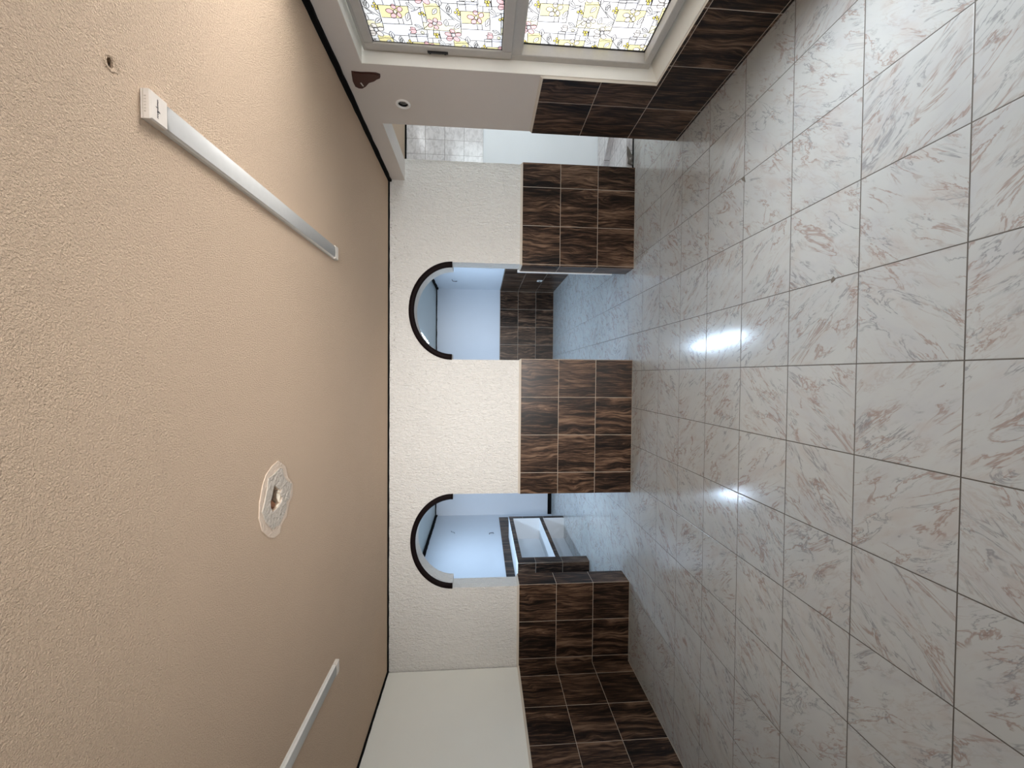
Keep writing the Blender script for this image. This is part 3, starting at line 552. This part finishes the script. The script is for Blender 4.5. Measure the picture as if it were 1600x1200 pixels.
# ------------------------------------------------------------------ batten lights on the ceilings
CURS = [(0,0),(.05,.6),(.12,.05),(.16,.55),(.24,.0),(.28,.5),(.33,.05),(.36,.45),(.31,.5),(.30,.1),(.38,.05),(.40,.5),(.385,-.75),(.33,-.8),(.36,-.2),(.46,.45),(.48,.05),(.53,.1),(.55,1.25),(.56,.0),(.62,.1),(.63,.5),(.66,.0),(.70,.5),(.74,.05),(.77,.5),(.80,.05),(.86,.45),(.83,.05),(.90,.05),(.91,.5),(.94,.05),(1,.4)]
def batten(x, y0, y1, zc, lit, rot, printed, led=None):
    L = y1-y0; hw = .039; t = .026
    r = empty('batten_light', (x, y0, zc)); r.rotation_euler = (0, 0, rot)
    mb = MB()      # housing: shallow channel with rounded lower edges
    prof = [(-hw, 0), (-hw, -t*.55), (-hw+.004, -t*.75), (-hw+.006, -t+.003), (hw-.006, -t+.003), (hw-.004, -t*.75), (hw, -t*.55), (hw, 0)]
    a0, a1 = .012, L-.012
    for (p, q) in zip(prof, prof[1:]): mb.face([(p[0], a0, p[1]), (q[0], a0, q[1]), (q[0], a1, q[1]), (p[0], a1, p[1])], 0)
    mb.face([(p[0], a0, p[1]) for p in prof]); mb.face([(p[0], a1, p[1]) for p in prof][::-1]); mb.face([(-hw, a0, 0), (-hw, a1, 0), (hw, a1, 0), (hw, a0, 0)])
    mb.build('housing', MWHITE, r)
    mb = MB()      # diffuser: gently bowed strip between the caps
    n = 10; d0, d1 = .062, L-.052; dw = hw-.0045
    pr = [(-dw+2*dw*k/n, -t+.0025-.0035*(1-(2*k/n-1)**2)) for k in range(n+1)]
    for p, q in zip(pr, pr[1:]): mb.face([(p[0], d0, p[1]), (q[0], d0, q[1]), (q[0], d1, q[1]), (p[0], d1, p[1])], 0, None, True)
    mb.face([(p[0], d0, p[1]) for p in pr]+[(dw, d0, -t+.006), (-dw, d0, -t+.006)]); mb.face([(p[0], d1, p[1]) for p in pr]+[(dw, d1, -t+.006), (-dw, d1, -t+.006)])
    df = mb.build('diffuser', (led or MLED) if lit else MDIFF, r)
    for near in (1, 0):
        mb = MB(); c0, c1 = (0, .062) if near else (L-.052, L); w = hw+.0025; b = .004; zt = -t-.0015
        hexa(mb, [(-w+b, c0+b, zt), (w-b, c0+b, zt), (w-b, c1, zt), (-w+b, c1, zt)] if near else [(-w+b, c0, zt), (w-b, c0, zt), (w-b, c1-b, zt), (-w+b, c1-b, zt)],
             [(-w, c0, zt+b), (w, c0, zt+b), (w, c1, zt+b), (-w, c1, zt+b)])
        box(mb, -w, w, c0, c1, zt+b, -.001)
        e = mb.build('end_cap', MRIM, r)
        if near:
            mb = MB()
            for k in range(6): box(mb, -.024+.0085*k, -.020+.0085*k, c0-.0008, c0+.002, -.0155, -.0105)
            box(mb, -w*.97, w*.97, c0-.0006, c0+.002, -.0085, -.0055)
            v = mb.build('vent_slot', MPATCH, e)
            if printed:
                mb = MB(); yb = .026; wd = .0022
                pts = [(-.027+.054*a, yb-.0075*(b-.3)) for a, b in CURS]
                for p, q in zip(pts, pts[1:]):
                    dx, dy = q[0]-p[0], q[1]-p[1]; l = math.hypot(dx, dy); nx, ny = -dy/l*wd/2, dx/l*wd/2
                    mb.face([(p[0]+nx, p[1]+ny, zt-.0003), (q[0]+nx, q[1]+ny, zt-.0003), (q[0]-nx, q[1]-ny, zt-.0003), (p[0]-nx, p[1]-ny, zt-.0003)])
                mb.build('printed_script', MINK, e, False)
    return r
GB = 'ceiling batten lights'
tag(batten(.700, -.020, 1.512, HC, False, -.0175, True), 'unlit white batten light on the ceiling nearest the window, dark script on its end cap', 'ceiling light', GB)
tag(batten(-2.03, .03, 1.530, HC, False, .0, False), 'unlit white batten light on the ceiling towards the plain left wall', 'ceiling light', GB)
tag(batten(.655, 5.04, 6.55, HR, True, .10, False), 'lit white batten light on the rear room ceiling seen through the right arch', 'ceiling light', GB)
tag(batten(-2.03, 5.02, 6.52, HR, True, .0, False), 'lit batten light of the rear room, glinting on the floor before the left arch', 'ceiling light', GB)

# ------------------------------------------------------------------ ceiling patch with the broken hole
t = empty('ceiling_patch', (-.645, .735, HC))
outer = [(-.482,.757),(-.510,.805),(-.527,.829),(-.584,.851),(-.633,.907),(-.693,.902),(-.720,.862),(-.777,.837),(-.801,.784),(-.836,.767),(-.838,.715),(-.819,.672),(-.765,.610),(-.702,.586),(-.635,.590),(-.567,.615),(-.524,.644),(-.493,.703)]
mb = MB(); slab(mb, outer, [hole], 2, HC-.004, HC+.001)
inner = [(p[0]*.78-.645*.22+.012*math.sin(i*2.1), p[1]*.80+.735*.20+.012*math.cos(i*1.7)) for i, p in enumerate(outer)]
adopt(mb.build('plaster_skim', MSKIM), t); mb = MB()
slab(mb, inner, [hole], 2, HC-.008, HC-.003)
adopt(mb.build('plaster_fill', MPATCH), t)
mb = MB(); h2 = [(.645*-1+(p[0]+.645)*1.12, .735+(p[1]-.735)*1.12) for p in hole]
slab(mb, h2, [], 2, HC+.085, HC+.10)
for i in range(len(h2)):
    a, b = h2[i], h2[(i+1) % len(h2)]; mb.face([(a[0], a[1], HC+.02), (b[0], b[1], HC+.02), (b[0], b[1], HC+.09), (a[0], a[1], HC+.09)])
adopt(mb.build('cavity', MHOLE), t)
def lump(c, r, seed, mat, name, parent):
    rnd = random.Random(seed); bm = bmesh.new(); bmesh.ops.create_icosphere(bm, subdivisions=2, radius=1)
    for v in bm.verts:
        k = 1+.35*(rnd.random()-.5); v.co = Vector((v.co.x*r[0]*k+c[0], v.co.y*r[1]*k+c[1], v.co.z*r[2]*k+c[2]))
    me = bpy.data.meshes.new(name); bm.to_mesh(me); bm.free(); me.materials.append(mat)
    o = bpy.data.objects.new(name, me); COL.objects.link(o); return adopt(o, parent)
lump((-.688, .735, HC+.022), (.020, .026, .016), 3, MBRICK, 'broken_brick', t)
lump((-.655, .725, HC+.036), (.026, .03, .014), 5, plain('grey rubble', (.10, .085, .07), .9), 'rubble', t)
lump((-.655, .779, HC+.006), (.034, .012, .010), 9, MCREAM, 'plaster_crumb', t)
lump((-.704, .765, HC+.003), (.013, .018, .008), 10, MCREAM, 'plaster_crumb', t)
tag(t, 'grey plaster patch round a broken hole in the beige ceiling', 'ceiling patch')
mb = MB(); lathe(mb, [(.0001, .025), (.012, .022), (.014, .0), (.021, -.003), (.024, .001)], 2, (.741, -.113, HC), 14)
mb.mi = [1 if min(p[2] for p in [mb.v[i] for i in f]) < HC-.0005 else 0 for f in mb.f]
tag(place(mb.build('drill_hole', [MHOLE, MCEIL]), (.741, -.113, HC)), 'small drilled hole in the beige ceiling near the printed batten light', 'hole')

# ------------------------------------------------------------------ things on the right wall
st = [(1.558,2.515),(1.562,2.456),(1.558,2.400),(1.558,2.355),(1.570,2.330),(1.590,2.333),(1.609,2.341),(1.622,2.365),(1.642,2.388),(1.661,2.428),(1.699,2.460),(1.722,2.490),(1.722,2.512),(1.706,2.533),(1.655,2.535),(1.596,2.524)]
mb = MB(); slab(mb, st, [], 0, XR-.003, XR+.001); slab(mb, [(1.625+(p[0]-1.625)*.86, 2.44+(p[1]-2.44)*.86) for p in st], [], 0, XR-.006, XR-.002)
t = tag(empty('wall_patch', (XR, 1.63, 2.44)), 'dark rust red bare patch on the right wall between the window and the ceiling line', 'wall patch')
adopt(mb.build('red_primer', MRUST), t)
mb = MB(); slab(mb, [(1.655, 2.478), (1.690, 2.470), (1.692, 2.478), (1.660, 2.487)], [], 0, XR-.0075, XR-.005)
adopt(mb.build('shine_dot', MWHITE), t)  # pale sliver painted on as the shine of the patch
t = tag(empty('junction_box', (XR, BC[0], BC[1])), 'round white electrical box open in the right wall beside the doorway', 'electrical box')
mb = MB(); lathe(mb, [(.034, .055), (.036, .0), (.037, -.005), (.049, -.006), (.055, -.001), (.055, .001)], 0, (XR, BC[0], BC[1]), 28); adopt(mb.build('box_rim', plain('bright white plastic', (.88, .88, .87), .4)), t)
mb = MB(); lathe(mb, [(.0001, .054), (.0355, .054), (.0352, .004)], 0, (XR, BC[0], BC[1]), 28); adopt(mb.build('box_interior', MHOLE), t)
for k, (a, b) in enumerate(((-.015, .012), (.010, -.006))):
    mb = MB(); tube(mb, [(XR+.05, BC[0]+a, BC[1]+b), (XR+.03, BC[0]+a*.4, BC[1]-.02), (XR+.015, BC[0]+b, BC[1]+a*.5), (XR+.012, BC[0]+.018*(1-2*k), BC[1]+.022), (XR+.03, BC[0]+.02*(1-2*k), BC[1]+.028)], .0028)
    adopt(mb.build('wire', plain('grey wire', (.22, .22, .22), .4), ), t)

# ------------------------------------------------------------------ chips in the floor tiles
MCHIP = plain('bare screed', (.17, .15, .13), .95)
mb = MB(); slab(mb, [(1.158, 1.185), (1.176, 1.210), (1.199, 1.232), (1.203, 1.204), (1.197, 1.196), (1.180, 1.192)], [], 2, .0002, .0012)
tag(place(mb.build('tile_chip', MCHIP), (1.18, 1.2, .0002)), 'three cornered dark chip at a floor tile corner in front of the doorway', 'floor chip')
mb = MB(); slab(mb, [(.383, .537), (.395, .541), (.405, .537), (.413, .527), (.404, .521), (.402, .513), (.392, .520)], [], 2, .0002, .0012)
tag(place(mb.build('tile_chip', MCHIP), (.4, .525, .0002)), 'small ragged chip on a floor tile joint in front of the right arch', 'floor chip')

# ------------------------------------------------------------------ tiled shelf unit against the rear left wall
SX, SB = -2.83, -3.245
t = tag(empty('shelf_unit', (-3.04, 5.67, 0)), 'built-in white shelf unit edged in dark wood look tile, seen through the left arch', 'shelf unit')
TS = Tile(-3.245, 4.68, 0, .405, .405)
def shelf_box(name, x0, x1, y0, y1, z0, z1, mats, sub=None):
    mb = MB(); box(mb, x0, x1, y0, y1, z0, z1, 0, TS, mats); return adopt(mb.build(name, [MWOOD, MSHELF]), t)
MSHELF = plaster('white painted shelf', (.78, .80, .82), 60, .1, .002, .5)
# mats order: bottom, top, -y, +x, +y, -x
shelf_box('side_panel', SB, SX, 4.68, 4.85, 0, 1.0, [1, 1, 0, 0, 1, 1])
shelf_box('side_panel', SB, SX, 6.55, 6.66, 0, 1.0, [1, 1, 1, 0, 0, 1])
shelf_box('countertop', SB, SX, 4.68, 6.66, 1.0, 1.076, [1, 1, 0, 0, 0, 1])
shelf_box('shelf', SB+.012, SX, 4.85, 6.55, .42, .486, [1, 1, 1, 0, 1, 1])
shelf_box('back_panel', SB, SB+.012, 4.85, 6.55, 0, 1.0, [1, 1, 1, 1, 1, 1])

# ------------------------------------------------------------------ small things in the rear room
t = tag(empty('wall_outlet', (XRR-.02, 6.95, .47)), 'small white outlet plate on the dark tiles of the rear room', 'outlet')
mb = MB(); hexa(mb, [(XRR-.028, 6.895, .425), (XRR-.020, 6.89, .42), (XRR-.020, 7.01, .42), (XRR-.028, 7.005, .425)], [(XRR-.028, 6.895, .515), (XRR-.020, 6.89, .52), (XRR-.020, 7.01, .52), (XRR-.028, 7.005, .515)])
adopt(mb.build('face_plate', MWHITE), t)
mb = MB(); box(mb, XRR-.0295, XRR-.027, 6.925, 6.945, .455, .485); box(mb, XRR-.0295, XRR-.027, 6.955, 6.975, .455, .485); adopt(mb.build('socket', MINK), t)
mb = MB(); tube(mb, [(XRR-.001, 7.12, 2.24), (XRR-.03, 7.12, 2.225), (XRR-.035, 7.12, 2.17), (XRR-.03, 7.12, 2.135)], .007)
tag(place(mb.build('wall_hook', MINK), (XRR, 7.12, 2.19)), 'small dark hook high on the rear wall seen through the right arch', 'hook')
mb = MB(); tube(mb, [(XLR-.001, 6.86, 1.455), (XLR+.02, 6.87, 1.45), (XLR+.022, 6.88, 1.41), (XLR+.020, 6.89, 1.37), (XLR+.001, 6.89, 1.365)], .006)
tag(place(mb.build('wall_bracket', MINK), (XLR, 6.88, 1.41)), 'small dark metal bracket on the pale wall above the tile border', 'bracket')
mb = MB()
for a, b in ((6.94, 2.15), (6.99, 2.20)): tube(mb, [(XLR-.001, a, b), (XLR+.012, a, b), (XLR+.016, a+.03, b+.025), (XLR+.006, a+.05, b+.01)], .006)
tag(place(mb.build('wall_nail', plain('grey nail', (.3, .33, .36), .5)), (XLR, 6.97, 2.17)), 'pair of bent pale nails high on the wall through the left arch', 'nail')

# ------------------------------------------------------------------ tiled step in the kitchen doorway
t = tag(empty('tiled_step', (2.8, 3.5, 0)), 'low chipped step of pale tile just inside the narrow kitchen doorway', 'step')
TK = Tile(2.2, 3.11, 0, .20, .20)
mb = MB(); slab(mb, [(2.19, 3.31), (2.19, 3.115), (2.30, 3.110), (2.45, 3.108), (3.3, 3.112), (3.3, YK-.01), (2.19, YK-.01)], [], 2, .0, .078, 0, TK)
adopt(mb.build('kerb', MSTILE), t)
mb = MB(); slab(mb, [(2.86, 3.46), (3.3, 3.46), (3.3, YK-.011), (2.50, YK-.011), (2.50, 3.80)], [], 2, .078, .145, 0, Tile(2.2, 3.11, 0, .20, .20))
adopt(mb.build('upper_step', MSTILE), t)
mb = MB(); box(mb, 2.186, 3.3, 3.100, 3.109, 0, .012); adopt(mb.build('dark_joint', MDARK), t)
mb = MB(); slab(mb, [(2.24, .012), (2.345, .012), (2.36, .03), (2.40, .045), (2.44, .072), (2.36, .074), (2.30, .060), (2.26, .066)], [], 1, 3.096, 3.109); adopt(mb.build('broken_edge', MCHIP), t)
lump((2.30, 3.095, .030), (.020, .010, .013), 21, MSTILE, 'tile_shard', t)

# ------------------------------------------------------------------ kitchen lamp (on, outside the frame to the right; its glint shows on the wall tiles)
r = batten(3.60, 2.3, 3.1, HC, True, 0, False, MLEDK)
tag(r, 'lit batten light on the kitchen ceiling glinting on the small wall tiles through the doorway', 'ceiling light', GB)
